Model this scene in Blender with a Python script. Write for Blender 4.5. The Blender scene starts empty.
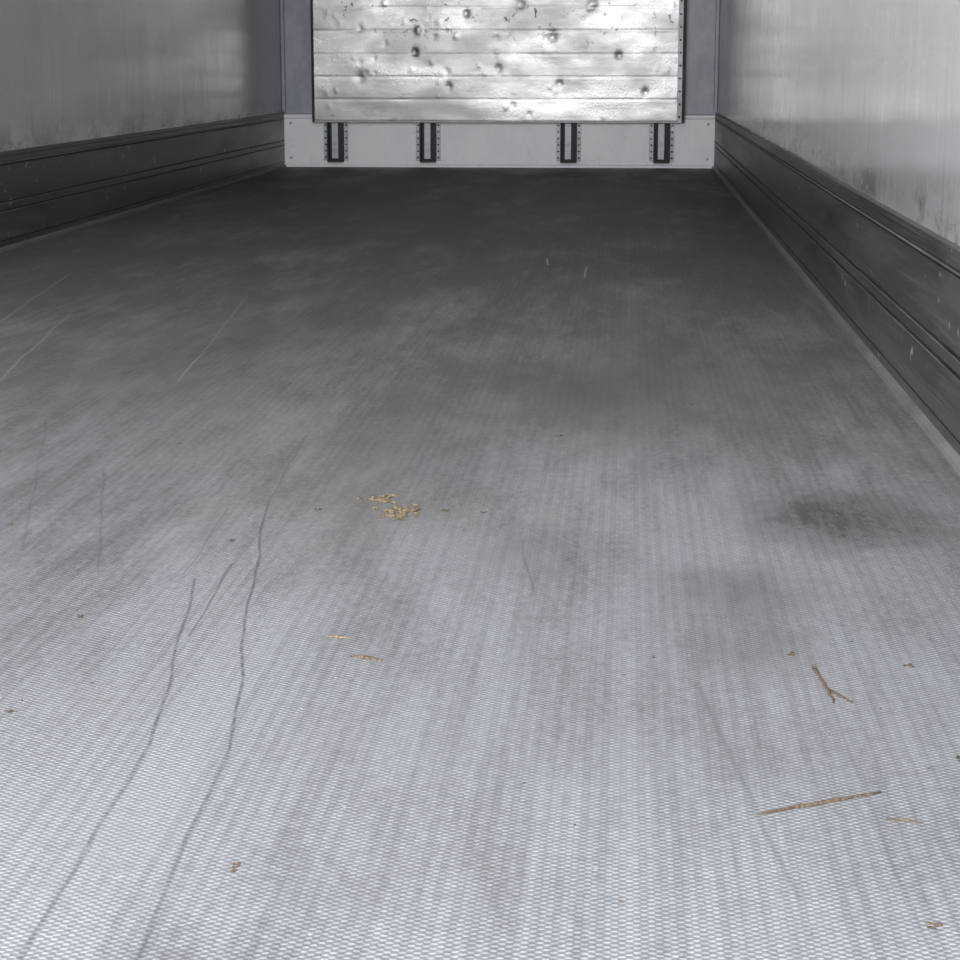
import bpy, bmesh, math, random
from mathutils import Vector, Matrix, noise

random.seed(7)
scene = bpy.context.scene
try:
    scene.view_settings.view_transform = 'Standard'
    scene.view_settings.look = 'None'
except Exception as e:
    print(e)

XL, XR = -1.96, 0.505      # inner faces of side walls
Y0, Y1 = 0.45, 11.48       # rear opening, front bulkhead
H = 2.60

# ------------------------------------------------------------------ helpers
class NT:
    def __init__(s, name):
        s.mat = bpy.data.materials.new(name); s.mat.use_nodes = True
        s.t = s.mat.node_tree; s.n = s.t.nodes; s.l = s.t.links
        s.b = s.n['Principled BSDF']
        s.co = s.n.new('ShaderNodeTexCoord').outputs['Object']
    def link(s, v, sock):
        if isinstance(v, bpy.types.NodeSocket): s.l.new(v, sock)
        else:
            if sock.type == 'RGBA' and not hasattr(v, '__len__'): v = (v, v, v, 1)
            elif sock.type == 'RGBA' and len(v) == 3: v = (*v, 1)
            elif sock.type == 'VECTOR' and not hasattr(v, '__len__'): v = (v, v, v)
            sock.default_value = v
    def m(s, op, a, b=0.0, c=0.0, clamp=False):
        n = s.n.new('ShaderNodeMath'); n.operation = op; n.use_clamp = clamp
        s.link(a, n.inputs[0]); s.link(b, n.inputs[1]); s.link(c, n.inputs[2])
        return n.outputs[0]
    def v(s, op, a, b=(0, 0, 0), scale=None):
        n = s.n.new('ShaderNodeVectorMath'); n.operation = op
        s.link(a, n.inputs[0])
        if b is not None: s.link(b, n.inputs[1])
        if scale is not None: s.link(scale, n.inputs['Scale'])
        return n.outputs['Value'] if op in ('LENGTH', 'DOT_PRODUCT', 'DISTANCE') else n.outputs['Vector']
    def xyz(s, vec=None):
        n = s.n.new('ShaderNodeSeparateXYZ'); s.l.new(vec or s.co, n.inputs[0]); return n.outputs
    def mapr(s, v, a, b, c=0.0, d=1.0, smooth=True):
        n = s.n.new('ShaderNodeMapRange'); n.interpolation_type = 'SMOOTHSTEP' if smooth else 'LINEAR'
        s.link(v, n.inputs['Value'])
        for k, q in zip(('From Min', 'From Max', 'To Min', 'To Max'), (a, b, c, d)): s.link(q, n.inputs[k])
        return n.outputs[0]
    def noise(s, scale, stretch=(1, 1, 1), detail=4, rough=.55, off=(0, 0, 0), dist=0.0, vec=None):
        mp = s.n.new('ShaderNodeMapping'); s.l.new(vec or s.co, mp.inputs['Vector'])
        mp.inputs['Scale'].default_value = stretch; mp.inputs['Location'].default_value = off
        n = s.n.new('ShaderNodeTexNoise'); s.l.new(mp.outputs[0], n.inputs['Vector'])
        n.inputs['Scale'].default_value = scale; n.inputs['Detail'].default_value = detail
        n.inputs['Roughness'].default_value = rough; n.inputs['Distortion'].default_value = dist
        return n.outputs['Fac']
    def mix(s, f, a, b, mode='MIX'):
        n = s.n.new('ShaderNodeMix'); n.data_type = 'RGBA'; n.blend_type = mode
        s.link(f, n.inputs[0]); s.link(a, n.inputs[6]); s.link(b, n.inputs[7])
        return n.outputs[2]
    def bump(s, h, dist=0.001, strength=1.0, prev=None):
        n = s.n.new('ShaderNodeBump'); n.inputs['Distance'].default_value = dist
        n.inputs['Strength'].default_value = strength
        s.l.new(h, n.inputs['Height'])
        if prev is not None: s.l.new(prev, n.inputs['Normal'])
        return n.outputs[0]
    def out(s, color=None, rough=None, metal=None, normal=None, spec=None):
        if color is not None: s.link(color, s.b.inputs['Base Color'])
        if rough is not None: s.link(rough, s.b.inputs['Roughness'])
        if metal is not None: s.link(metal, s.b.inputs['Metallic'])
        if spec is not None: s.link(spec, s.b.inputs['Specular IOR Level'])
        if normal is not None: s.l.new(normal, s.b.inputs['Normal'])
        return s.mat

def new_obj(name, bm, mat, smooth=False, parent=None):
    me = bpy.data.meshes.new(name); bm.normal_update(); bm.to_mesh(me); bm.free()
    for m_ in (mat if isinstance(mat, (list, tuple)) else [mat]): me.materials.append(m_)
    if smooth:
        for p in me.polygons: p.use_smooth = True
    o = bpy.data.objects.new(name, me); scene.collection.objects.link(o)
    if parent: o.parent = parent
    return o

def add_box(bm, x0, x1, y0, y1, z0, z1, bev=0.0, mi=0):
    r = bmesh.ops.create_cube(bm, size=1.0)
    bmesh.ops.transform(bm, verts=r['verts'], matrix=Matrix.Translation(((x0+x1)/2, (y0+y1)/2, (z0+z1)/2)) @ Matrix.Diagonal((x1-x0, y1-y0, z1-z0, 1)))
    fs = set(f for v in r['verts'] for f in v.link_faces)
    for f in fs: f.material_index = mi
    if bev > 0:
        es = list(set(e for f in fs for e in f.edges))
        rr = bmesh.ops.bevel(bm, geom=es, offset=bev, segments=2, affect='EDGES', profile=.5)
        for f in rr['faces']: f.material_index = mi

def box(name, x0, x1, y0, y1, z0, z1, mat, bev=0.0, parent=None):
    bm = bmesh.new(); add_box(bm, x0, x1, y0, y1, z0, z1, bev); return new_obj(name, bm, mat, parent=parent)

# ------------------------------------------------------------------ materials
def mat_floor():
    s = NT('rubbed_tread_floor')
    x, y, z = s.xyz()
    P, Q = 0.0100, 0.0072
    xs = s.m('DIVIDE', s.m('ADD', x, 10.0), P)
    cx_ = s.m('COSINE', s.m('MULTIPLY', xs, 2*math.pi))
    cy_ = s.m('COSINE', s.m('MULTIPLY', y, 2*math.pi/Q))
    dia = s.m('ADD', s.m('MULTIPLY', s.m('MULTIPLY', cx_, cy_), .5), .5)
    n5 = s.noise(380., (1, 1, 1), 2, .6)
    tread = s.mapr(s.m('ADD', dia, s.m('MULTIPLY', s.m('SUBTRACT', n5, .5), .8)), .28, .86)
    ci = s.m('FLOOR', xs)
    wn = s.n.new('ShaderNodeTexWhiteNoise'); wn.noise_dimensions = '1D'; s.l.new(ci, wn.inputs['W'])
    stripe = s.m('ADD', s.m('MULTIPLY', wn.outputs['Value'], .45), s.m('ADD', s.m('MULTIPLY', s.m('SINE', s.m('MULTIPLY', xs, math.pi*1.4)), .27), .27))
    # dirt wear patterns, dragged along the length of the trailer
    n1 = s.noise(1.5, (1, .4, 1), 4, .6)
    n2 = s.noise(4.5, (1, .26, 1), 5, .7, (3, 1, 0), .3)
    n3 = s.noise(30., (1, .12, 1), 4, .7, (7, 2, 0))
    n4 = s.noise(110., (1, .5, 1), 3, .7)
    d = s.m('ADD', s.m('MULTIPLY', n1, .28), s.m('MULTIPLY', n2, .38))
    d = s.m('ADD', d, s.m('MULTIPLY', n3, .20))
    d = s.m('ADD', d, s.m('MULTIPLY', n4, .14))
    # daylight falloff painted into the floor colour: paler at doorway, darker deep inside
    day_falloff = s.mapr(y, 1.2, 5.5, .07, -.085, smooth=False)
    clean_lit = s.mapr(s.m('ADD', d, day_falloff), .36, .64)  # real dirt noise plus the painted daylight falloff
    base = s.mix(clean_lit, (.096, .093, .088), (.245, .247, .252))
    amp = s.m('MULTIPLY', s.mapr(n4, .3, .7, .5, 1.1), tread)
    amp = s.m('MULTIPLY', amp, s.mapr(clean_lit, 0, 1, .4, 1.))
    base = s.mix(s.m('MULTIPLY', amp, .33), base, (.62, .63, .67))
    base = s.mix(s.m('MULTIPLY', s.m('SUBTRACT', 1., tread), .32), base, (.045, .045, .05))
    base = s.mix(s.m('MULTIPLY', s.mapr(stripe, .3, .9), .20), base, (.055, .055, .055))
    nb = s.noise(2.4, (1, .35, 1), 5, .65, (11, 5, 0))
    base = s.mix(s.m('MULTIPLY', s.mapr(nb, .48, .7, 0, .33), s.mapr(y, 1.5, 2.6, .3, 1.)), base, (.185, .17, .145))
    # stains
    wv = s.n.new('ShaderNodeTexNoise'); s.l.new(s.co, wv.inputs['Vector']); wv.inputs['Scale'].default_value = 14; wv.inputs['Detail'].default_value = 5; wv.inputs['Roughness'].default_value = .75
    warp = s.v('MULTIPLY', s.v('SUBTRACT', wv.outputs['Color'], (.5, .5, .5)), (.20, .24, 0))
    pw = s.v('ADD', s.co, warp)
    def patch(cx, cy, rx, ry, a):
        q = s.v('MULTIPLY', s.v('SUBTRACT', pw, (cx, cy, 0)), (1/rx, 1/ry, 0))
        return s.mapr(s.v('LENGTH', q), .2, 1.3, a, 0.)
    pats = [(.281, 2.54, .14, .20, .85), (.128, 2.18, .12, .14, .5), (.12, 1.95, .08, .14, .3), (-.006, 3.57, .22, .6, .45),
            (.2, 3.7, .14, .7, .4), (-.12, 2.33, .09, .18, .25), (-.85, 3.9, .3, .9, .3), (-.3, 3.3, .2, .7, .3)]
    tot = None
    for p_ in pats:
        q = patch(*p_); tot = q if tot is None else s.m('MAXIMUM', tot, q)
    brk = s.mapr(s.m('ADD', s.m('MULTIPLY', n3, .5), s.m('MULTIPLY', n4, .5)), .40, .58, .25, 1.)
    tot = s.m('MULTIPLY', tot, brk)
    base = s.mix(tot, base, (.04, .038, .035))
    # drag scratches
    w2 = s.n.new('ShaderNodeTexNoise'); s.l.new(s.co, w2.inputs['Vector']); w2.inputs['Scale'].default_value = 4; w2.inputs['Detail'].default_value = 2
    ps = s.v('MULTIPLY', s.v('ADD', s.co, s.v('MULTIPLY', s.v('SUBTRACT', w2.outputs['Color'], (.5, .5, .5)), (.018, .018, 0))), (1, 1, 0))
    def seg(ax, ay, bx, by, w, a):
        ba = Vector((bx-ax, by-ay, 0))
        pa = s.v('SUBTRACT', ps, (ax, ay, 0))
        h = s.m('DIVIDE', s.v('DOT_PRODUCT', pa, tuple(ba)), ba.dot(ba), clamp=True)
        dv = s.v('SUBTRACT', pa, s.v('SCALE', tuple(ba), None, h))
        return s.mapr(s.v('LENGTH', dv), w*.1, w, a, 0.)
    segs = [(-.50, 3.13, -.474, 2.60, .0025, .5), (-.474, 2.60, -.405, 2.10, .0028, .75), (-.405, 2.10, -.333, 1.61, .0028, .75), (-.333, 1.61, -.313, 1.2, .0036, .6),
            (-.483, 2.18, -.403, 1.62, .003, .7), (-.403, 1.62, -.39, 1.15, .004, .6), (-.455, 2.25, -.44, 1.95, .0025, .65),
            (.076, 1.81, .129, 1.33, .004, .38), (-.12, 2.4, -.10, 2.15, .0025, .45), (.19, 1.9, .21, 1.2, .003, .3),
            (-.75, 2.8, -.60, 2.2, .0026, .45), (-.95, 3.2, -.72, 2.3, .003, .35), (-.52, 2.55, -.50, 2.2, .002, .45)]
    tot = None
    for q_ in segs:
        q = seg(*q_); tot = q if tot is None else s.m('MAXIMUM', tot, q)
    tot = s.m('MULTIPLY', tot, s.mapr(n4, .35, .6, .35, 1.))
    base = s.mix(tot, base, (.04, .04, .05))
    light = [(-1.3, 4.6, -1.1, 3.2, .005, .25), (-1.55, 5.5, -1.35, 3.9, .005, .25), (-.95, 5.0, -.82, 3.6, .004, .2),
             (-.235, 6.05, -.225, 5.85, .004, .9), (-.11, 5.8, -.11, 5.5, .004, .8)]
    tot = None
    for q_ in light:
        q = seg(*q_); tot = q if tot is None else s.m('MAXIMUM', tot, q)
    base = s.mix(tot, base, (.5, .48, .45))
    vo = s.n.new('ShaderNodeTexVoronoi'); vo.inputs['Scale'].default_value = 28.; s.l.new(s.co, vo.inputs['Vector'])
    base = s.mix(s.mapr(vo.outputs['Distance'], .0, .055, .8, 0.), base, (.6, .58, .54))
    nb1 = s.bump(tread, .0007, .6)
    return s.out(base, s.mapr(clean_lit, 0, 1, .60, .45), 0.0, nb1, .5)

def mat_wall():
    s = NT('white_grp_wall')
    x, y, z = s.xyz()
    n1 = s.noise(.8, (1, .5, 1.), 3, .5)
    n2 = s.noise(9., (1, 1, .10), 4, .6, (2, 3, 4))
    n3 = s.noise(40., (1, 1, .7), 3, .7)
    d = s.m('ADD', s.m('MULTIPLY', n1, .72), s.m('ADD', s.m('MULTIPLY', n2, .16), s.m('MULTIPLY', n3, .12)))
    c = s.mix(s.mapr(d, .34, .66), (.375, .375, .38), (.475, .48, .49))
    low = s.m('MULTIPLY', s.mapr(z, .31, .42, .75, 0.), s.mapr(s.noise(7., (1, .5, 1.3), 5, .75), .42, .62))
    c = s.mix(low, c, (.13, .125, .115))
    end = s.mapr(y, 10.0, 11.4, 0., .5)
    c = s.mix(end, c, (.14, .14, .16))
    strk = s.m('MULTIPLY', s.mapr(s.noise(16., (1, 1, .07), 3, .6, (5, 8, 2)), .57, .72, 0, .3), s.mapr(z, .35, .75, 1., .1))
    c = s.mix(strk, c, (.20, .20, .19))
    lt = s.m('MULTIPLY', s.mapr(s.noise(30., (1, 1, .06), 3, .6, (1, 4, 7)), .62, .72, 0, .4), s.mapr(z, .35, .9, 1., .3))
    c = s.mix(lt, c, (.70, .70, .70))
    nrm = s.bump(s.noise(2.5, (1, .7, 1), 2), .009, .4)
    nrm = s.bump(n2, .006, .35, nrm)
    nrm = s.bump(n3, .0005, .4, nrm)
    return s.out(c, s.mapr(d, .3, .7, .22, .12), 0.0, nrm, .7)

def mat_kick():
    s = NT('dark_aluminium_kickplate')
    n = s.noise(4., (1, .2, 2), 4, .65)
    n2 = s.noise(60., (1, .05, 4), 3, .6)
    c = s.mix(s.mapr(n, .35, .65), (.050, .050, .053), (.110, .110, .115))
    c = s.mix(s.mapr(n2, .5, .75, 0, .45), c, (.22, .22, .225))
    scr = s.mapr(s.noise(14., (1, 1.5, 1.2), 2, .5, (3, 1, 8), 1.5), .69, .73, 0, .8)
    c = s.mix(scr, c, (.5, .5, .5))
    return s.out(c, s.mapr(n, .3, .7, .32, .48), .3, s.bump(n2, .0006, .4))

def mat_metal(name, c0, c1, r0=.3, r1=.5, metal=1.0, bs=.001):
    s = NT(name)
    n = s.noise(5., (1, 1, 1.5), 4, .7)
    n2 = s.noise(120., (.15, 1, 1), 3, .6)
    c = s.mix(s.mapr(n, .35, .65), c0, c1)
    c = s.mix(s.mapr(n2, .45, .7, 0, .3), c, tuple(q*.6 for q in c0))
    return s.out(c, s.mapr(n, .3, .7, r0, r1), metal, s.bump(n2, bs, .4))

def mat_bulk():
    s = NT('scuffed_aluminium_bulkhead')
    x, y, z = s.xyz()
    n = s.noise(3., (.6, 1, 1.4), 6, .7)
    n2 = s.noise(40., (.06, 1, 1), 3, .6)
    n3 = s.noise(22., (1, 1, .8), 4, .75, (5, 5, 5), .4)
    n6 = s.noise(70., (1, 1, 1), 3, .6, (2, 7, 5))
    c = s.mix(s.mapr(n, .35, .65), (.135, .135, .137), (.165, .165, .168))
    c = s.mix(s.mapr(n2, .5, .72, 0, .2), c, (.10, .10, .102))
    dark = s.m('MULTIPLY', s.mapr(n3, .61, .66), s.mapr(z, .55, .9, .05, 1.))
    c = s.mix(s.m('MULTIPLY', dark, .85), c, (.012, .011, .010))
    rusty = s.m('MULTIPLY', s.mapr(s.noise(30., (.3, 1, 1), 4, .7, (1, 2, 3)), .58, .68), s.mapr(z, .28, .36, .6, 0))
    c = s.mix(rusty, c, (.05, .036, .028))
    nrm = s.bump(n6, .0012, .35)
    nrm = s.bump(n2, .0006, .4, nrm)
    return s.out(c, s.mapr(n, .3, .7, .36, .24), 1.0, nrm)

def mat_paint(name, ca, cb, z0=0, z1=1, rough=.4):
    s = NT(name)
    x, y, z = s.xyz()
    n = s.noise(6., (1, 1, .5), 4, .7)
    n2 = s.noise(28., (1, 1, 1), 4, .75, (4, 4, 1))
    c = s.mix(s.mapr(n, .35, .65), ca, cb)
    c = s.mix(s.mapr(n2, .62, .74, 0, .4), c, (.25, .22, .20))
    return s.out(c, rough, 0., s.bump(n2, .001, .3))

M_floor = mat_floor(); M_wall = mat_wall(); M_kick = mat_kick(); M_bulk = mat_bulk()
M_edge = mat_metal('pale_edge_strip', (.17, .165, .16), (.28, .27, .26), .4, .6, .3)  # pale metal for floor trim and kick plate ridges
M_brk = mat_metal('grey_bracket_steel', (.20, .21, .23), (.33, .34, .36), .35, .5, .4)
M_dark = mat_metal('matte_near_black', (.012, .012, .013), (.03, .03, .03), .5, .7, 0.)  # near-black for grooves, channels, backing and rivets
M_lowp = mat_paint('pale_blue_white_kerb', (.85, .875, .93), (.93, .94, .97))
M_endw = mat_paint('blue_grey_end_wall', (.23, .25, .31), (.33, .35, .41), rough=.35)
M_ceil = mat_paint('white_roof', (.84, .84, .84), (.9, .9, .9))

def mat_wood(name, a, b):
    s = NT(name)
    n = s.noise(400., (1, 1, 1), 2)
    return s.out(s.mix(s.mapr(n, .35, .65), a, b), .85, 0., spec=.2)
M_wood = mat_wood('dry_wood', (.062, .042, .028), (.15, .105, .068))
M_straw = mat_wood('pale_straw', (.11, .078, .045), (.23, .175, .11))

# ------------------------------------------------------------------ shell
box('floor', XL-.02, XR+.02, Y0, Y1+.05, -.06, 0, M_floor)
box('wall_left', XL-.08, XL, Y0, Y1+.08, -.06, H, M_wall)
box('wall_right', XR, XR+.08, Y0, Y1+.08, -.06, H, M_wall)
box('wall_front', XL, XR, Y1, Y1+.08, -.06, H, M_endw)
box('ceiling', XL-.08, XR+.08, Y0, Y1+.08, H, H+.06, M_ceil)

# kick plate profile: (distance out from wall, height, material of the strip that starts here)
K, E, D = 0, 1, 2  # plain faces, pale ridge faces, near-black groove faces
prof = [(0, 0, K), (.024, 0, E), (.024, .010, E), (.012, .013, K), (.012, .029, D), (.010, .030, D), (.010, .032, D), (.012, .033, K),
        (.012, .118, E), (.0145, .1195, E), (.0145, .1215, D), (.010, .123, D), (.010, .125, D), (.012, .126, K),
        (.012, .145, E), (.0145, .1465, E), (.0145, .1485, D), (.010, .150, D), (.010, .152, D), (.012, .153, K),
        (.012, .264, D), (.010, .265, D), (.010, .268, D), (.012, .269, E), (.0145, .270, E), (.0145, .2735, D), (.010, .275, K),
        (.010, .291, D), (.013, .293, K), (.013, .304, K), (.0, .305, K)]
def kick(name, xw, sgn):
    bm = bmesh.new()
    rows = [[bm.verts.new((xw + sgn*d, y, z)) for d, z, _ in prof] for y in (Y0, Y1)]
    n = len(prof)
    for i in range(n):
        j = (i+1) % n
        f = bm.faces.new((rows[0][i], rows[0][j], rows[1][j], rows[1][i]))
        f.material_index = prof[i][2]
    bm.faces.new(rows[0]); bm.faces.new(rows[1])
    bmesh.ops.recalc_face_normals(bm, faces=bm.faces)
    return new_obj(name, bm, [M_kick, M_edge, M_dark])
kick('baseboard_left', XL, 1); kick('baseboard_right', XR, -1)

bm = bmesh.new()
yk = Y1
pk = [(0, 0), (.035, 0), (.035, .012), (.030, .018), (.030, .270), (.040, .276), (.040, .290), (.034, .296), (0, .300)]
rows = [[bm.verts.new((xx, yk - d, z)) for d, z in pk] for xx in (XL+.013, XR-.013)]
for i in range(len(pk)):
    j = (i+1) % len(pk); bm.faces.new((rows[0][i], rows[0][j], rows[1][j], rows[1][i]))
bm.faces.new(rows[0]); bm.faces.new(rows[1]); bmesh.ops.recalc_face_normals(bm, faces=bm.faces)
new_obj('baseboard_front', bm, M_lowp)
for k, (a, b) in enumerate(((XL, XL+.022), (XR-.022, XR))):
    box('trim_%d' % (k+1), a, b, Y1-.022, Y1, .31, H, M_endw, .004)

# ------------------------------------------------------------------ bulkhead plate
PX0, PX1 = XL + .196, XR - .198
PZ0, PZ1 = .256, 2.30
PY = Y1 - .095
bm = bmesh.new()
nx, nz = 300, 280
dents = [(-1.17, .76, .018, -.005), (-1.19, .64, .018, .005), (-.72, .55, .018, .003), (-.38, .47, .018, .003), (-.42, .72, .025, .004), (-.05, .62, .018, .004),
         (-.9, .85, .018, .004), (.1, .42, .018, .003), (-1.5, .5, .025, .003), (-.6, .9, .025, .004), (-.2, .9, .025, -.004), (-1.0, .45, .018, .003)]
for _ in range(220):
    dents.append((random.uniform(PX0, PX1), random.uniform(.3, 2.2), random.uniform(.008, .018), random.uniform(-.0018, .0018)))
def plate_off(x, z):
    o = .004*noise.noise(Vector((x*2.2, z*2.8, 1))) + .0012*noise.noise(Vector((x*6, z*11, 4)))
    u = ((z - PZ0) % .125) / .125
    if u < .035 or u > .965: o += .0008
    for dx, dz, r, a in dents:
        q = ((x-dx)**2 + ((z-dz)*.8)**2) / (r*r)
        if q < 6: o += a*math.exp(-q)
    return o
grid = []
for j in range(nz+1):
    z = PZ0 + (PZ1-PZ0)*(j/nz)
    grid.append([bm.verts.new((PX0 + (PX1-PX0)*i/nx, PY + plate_off(PX0 + (PX1-PX0)*i/nx, z), z)) for i in range(nx+1)])
for j in range(nz):
    for i in range(nx):
        bm.faces.new((grid[j][i], grid[j][i+1], grid[j+1][i+1], grid[j+1][i]))
sheet = new_obj('sheet', bm, M_bulk, smooth=True)
par = bpy.data.objects.new('bulkhead_panel', None); scene.collection.objects.link(par)
sheet.parent = par
bm = bmesh.new()
add_box(bm, PX0+.01, PX1-.01, PY+.02, PY+.05, PZ0+.004, PZ1)
new_obj('core_board', bm, M_dark, parent=par)
bm = bmesh.new()
add_box(bm, PX0-.010, PX0+.004, PY-.008, PY+.052, PZ0-.004, PZ1, .002)
add_box(bm, PX1-.004, PX1+.012, PY-.012, PY+.052, PZ0-.004, PZ1, .002)
new_obj('edge_channel', bm, M_dark, parent=par)
bm = bmesh.new()
add_box(bm, PX0, PX1, PY-.010, PY+.04, PZ0-.004, PZ0+.006, .002)
add_box(bm, PX1-.030, PX1-.004, PY-.014, PY-.009, PZ0, PZ1, .001)
add_box(bm, PX0, PX1, PY-.012, PY+.04, PZ1-.006, PZ1+.01, .002)
new_obj('edge_strip', bm, M_brk, parent=par)
bm = bmesh.new()
z = PZ0+.03
while z < PZ1:
    r = bmesh.ops.create_uvsphere(bm, u_segments=10, v_segments=6, radius=.006)
    bmesh.ops.transform(bm, verts=r['verts'], matrix=Matrix.Translation((PX1-.017, PY-.014, z)) @ Matrix.Diagonal((1, .5, 1, 1))); z += .07
new_obj('rivets', bm, M_dark, smooth=True, parent=par)
bm = bmesh.new()
for xx in (PX0+.05, -1.1, -.35, PX1-.05):
    add_box(bm, xx-.03, xx+.03, PY+.045, Y1-.001, .32, PZ1-.02)
new_obj('battens', bm, M_dark, parent=par)

# ------------------------------------------------------------------ mounting brackets
def bracket(xc):
    p = bpy.data.objects.new('mounting_bracket', None); scene.collection.objects.link(p); p.location = (xc, Y1-.0305, 0)
    z0, z1 = .035, .249
    bm = bmesh.new()
    for sx in (-1, 1):
        a, b = sorted((sx*.044, sx*.070)); add_box(bm, a, b, -.006, 0, z0, z1, .001)
    add_box(bm, -.022, .016, -.020, -.002, z0+.012, z1, .002)
    new_obj('flanges', bm, M_brk, parent=p)
    bm = bmesh.new()
    for sx in (-1, 1):
        a, b = sorted((sx*.036, sx*.046)); add_box(bm, a, b, -.050, 0, z0, z1, .0015)
    add_box(bm, -.038, .038, -.004, 0, z0, z1)
    add_box(bm, -.045, .045, -.048, 0, z0-.006, z0+.008, .001)
    add_box(bm, .022, .036, -.034, 0, z0, z1, .001)
    new_obj('channel', bm, M_dark, parent=p)
    bm = bmesh.new()
    for sx in (-1, 1):
        for k in range(6):
            r = bmesh.ops.create_uvsphere(bm, u_segments=10, v_segments=6, radius=.0055)
            bmesh.ops.transform(bm, verts=r['verts'], matrix=Matrix.Translation((sx*.058, -.006, z0+.02+k*.036)) @ Matrix.Diagonal((1, .5, 1, 1)))
    new_obj('rivets', bm, M_dark, smooth=True, parent=p)
for xc in (-1.650, -1.123, -.327, .196):
    bracket(xc)
bm = bmesh.new()
for xx in (XL+.05, XR-.05):
    for zz in (.245, .05):
        r = bmesh.ops.create_cone(bm, cap_ends=True, segments=12, radius1=.008, radius2=.006, depth=.005)
        bmesh.ops.transform(bm, verts=r['verts'], matrix=Matrix.Translation((xx, Y1-.0328, zz)) @ Matrix.Rotation(math.pi/2, 4, 'X'))
new_obj('panel_screws', bm, M_brk)

# ------------------------------------------------------------------ debris
def splinter_bm(bm, a, b, w, lift=.0008, jag=.3, segs=9):
    a = Vector((*a, 0)); b = Vector((*b, 0)); d = (b-a); L = d.length; d.normalize(); s = Vector((-d.y, d.x, 0))
    rings = []
    for i in range(segs+1):
        t = i/segs; ww = w*(.2+.8*math.sin(math.pi*min(1, max(0, .1+.8*t))))*random.uniform(1-jag, 1+jag)*.5
        off = s*random.uniform(-w, w)*.3
        c = a + d*L*t + off
        hh = ww*.9
        rings.append([bm.verts.new(c + s*ww + Vector((0, 0, .0004))), bm.verts.new(c + s*ww*.4 + Vector((0, 0, hh+lift))),
                      bm.verts.new(c - s*ww*.6 + Vector((0, 0, hh*.8+lift))), bm.verts.new(c - s*ww + Vector((0, 0, .0004)))])
    for i in range(segs):
        for k in range(4):
            bm.faces.new((rings[i][k], rings[i][(k+1) % 4], rings[i+1][(k+1) % 4], rings[i+1][k]))
    bm.faces.new(rings[0]); bm.faces.new(rings[-1])
def splinter(parts, mat):
    bm = bmesh.new()
    for q in parts: splinter_bm(bm, *q)
    bmesh.ops.recalc_face_normals(bm, faces=bm.faces)
    return new_obj('wood_splinter', bm, mat)
splinter([((.109, 1.490), (.213, 1.546), .0038), ((.135, 1.503), (.185, 1.533), .0025)], M_wood)
splinter([((.190, 1.885), (.198, 1.774), .0036), ((.194, 1.82), (.214, 1.778), .0032), ((.188, 1.89), (.194, 1.84), .003)], M_wood)
splinter([((-.299, 1.958), (-.275, 1.953), .0035)], M_straw)
splinter([((-.265, 1.89), (-.232, 1.878), .0045)], M_wood)
splinter([((.209, 1.488), (.236, 1.482), .0018)], M_wood)
def crumbs(name, cx, cy, sx, sy, n, r0, r1, mat):
    bm = bmesh.new()
    for _ in range(n):
        r = random.uniform(r0, r1)
        g = bmesh.ops.create_icosphere(bm, subdivisions=1, radius=r)
        for v in g['verts']: v.co *= random.uniform(.7, 1.3)
        M = Matrix.Translation((random.gauss(cx, sx), random.gauss(cy, sy), r*.35)) @ Matrix.Rotation(random.uniform(0, 3.1), 4, 'Z') @ Matrix.Diagonal((1.5, .8, .45, 1))
        bmesh.ops.transform(bm, verts=g['verts'], matrix=M)
    return new_obj(name, bm, mat)
crumbs('sawdust_pile', -.290, 2.540, .016, .018, 55, .0016, .0048, M_straw)
crumbs('sawdust_pile', -.325, 2.62, .013, .016, 34, .0015, .0040, M_straw)
bm = bmesh.new()
spots = [(.218, 1.293), (.2856, 1.629), (-.48, 2.368), (-.774, 2.434), (-.572, 2.014), (-.278, 1.356), (-.55, 1.697), (-.18, 2.55), (-.23, 2.56), (.28, 1.9), (.17, 1.93), (-.1, 3.1), (-.4, 2.55)]
for cx, cy in spots:
    for _ in range(4):
        r = random.uniform(.0012, .0028)
        g = bmesh.ops.create_icosphere(bm, subdivisions=1, radius=r)
        for v in g['verts']: v.co *= random.uniform(.7, 1.3)
        bmesh.ops.transform(bm, verts=g['verts'], matrix=Matrix.Translation((random.gauss(cx, .003), random.gauss(cy, .004), r*.3)) @ Matrix.Rotation(random.uniform(0, 3), 4, 'Z') @ Matrix.Diagonal((1.5, .8, .4, 1)))
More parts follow.
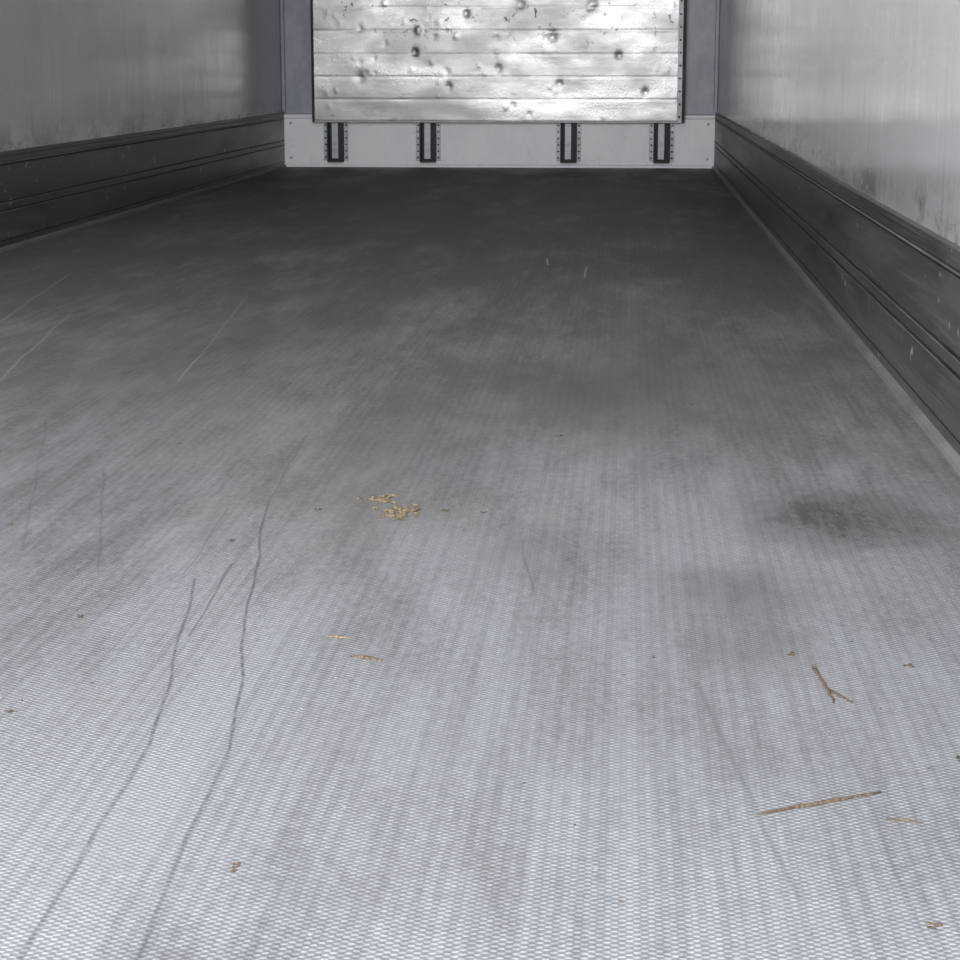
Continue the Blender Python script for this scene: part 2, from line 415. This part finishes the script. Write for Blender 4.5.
for _ in range(160):
    cx = random.uniform(-1.3, .45); cy = random.uniform(1.2, 6)
    r = random.uniform(.0006, .0018)
    g = bmesh.ops.create_icosphere(bm, subdivisions=1, radius=r)
    bmesh.ops.transform(bm, verts=g['verts'], matrix=Matrix.Translation((cx, cy, r*.3)) @ Matrix.Rotation(random.uniform(0, 3), 4, 'Z') @ Matrix.Diagonal((1.6, .7, .4, 1)))
new_obj('scattered_wood_crumbs', bm, M_wood)

# ------------------------------------------------------------------ world: hazy bright sky over a pale concrete yard
w = bpy.data.worlds.new('hazy_sky'); scene.world = w; w.use_nodes = True
t = w.node_tree; bg = t.nodes['Background']
tc = t.nodes.new('ShaderNodeTexCoord'); sp = t.nodes.new('ShaderNodeSeparateXYZ'); t.links.new(tc.outputs['Generated'], sp.inputs[0])
cr = t.nodes.new('ShaderNodeValToRGB'); mr = t.nodes.new('ShaderNodeMapRange')
mr.inputs['From Min'].default_value = -1; mr.inputs['From Max'].default_value = 1
t.links.new(sp.outputs['Z'], mr.inputs['Value']); t.links.new(mr.outputs[0], cr.inputs[0])
e = cr.color_ramp.elements
e[0].position = .0; e[0].color = (.40, .39, .38, 1)
e[1].position = 1.; e[1].color = (.28, .31, .36, 1)
k = e.new(.48); k.color = (.62, .61, .60, 1)
k = e.new(.52); k.color = (1., .995, .99, 1)
k = e.new(.62); k.color = (.85, .87, .90, 1)
k = e.new(.78); k.color = (.42, .45, .50, 1)
t.links.new(cr.outputs[0], bg.inputs[0]); bg.inputs[1].default_value = 15.

ld = bpy.data.lights.new('doorway_portal', 'AREA'); ld.shape = 'RECTANGLE'; ld.size = XR-XL; ld.size_y = H
try:
    ld.cycles.is_portal = True
except Exception as ex: print(ex)
lo = bpy.data.objects.new('doorway_portal', ld); scene.collection.objects.link(lo)
lo.location = ((XL+XR)/2, Y0-.01, H/2); lo.rotation_euler = (math.radians(90), 0, 0)

# ------------------------------------------------------------------ camera
cd = bpy.data.cameras.new('camera'); cam = bpy.data.objects.new('camera', cd); scene.collection.objects.link(cam)
cd.sensor_width = 36; cd.lens = 36*2000/960
cam.location = (0, 0, .575)
cam.rotation_euler = (math.radians(90-11.75), 0, math.radians(4.14))
cd.clip_start = .02
scene.camera = cam
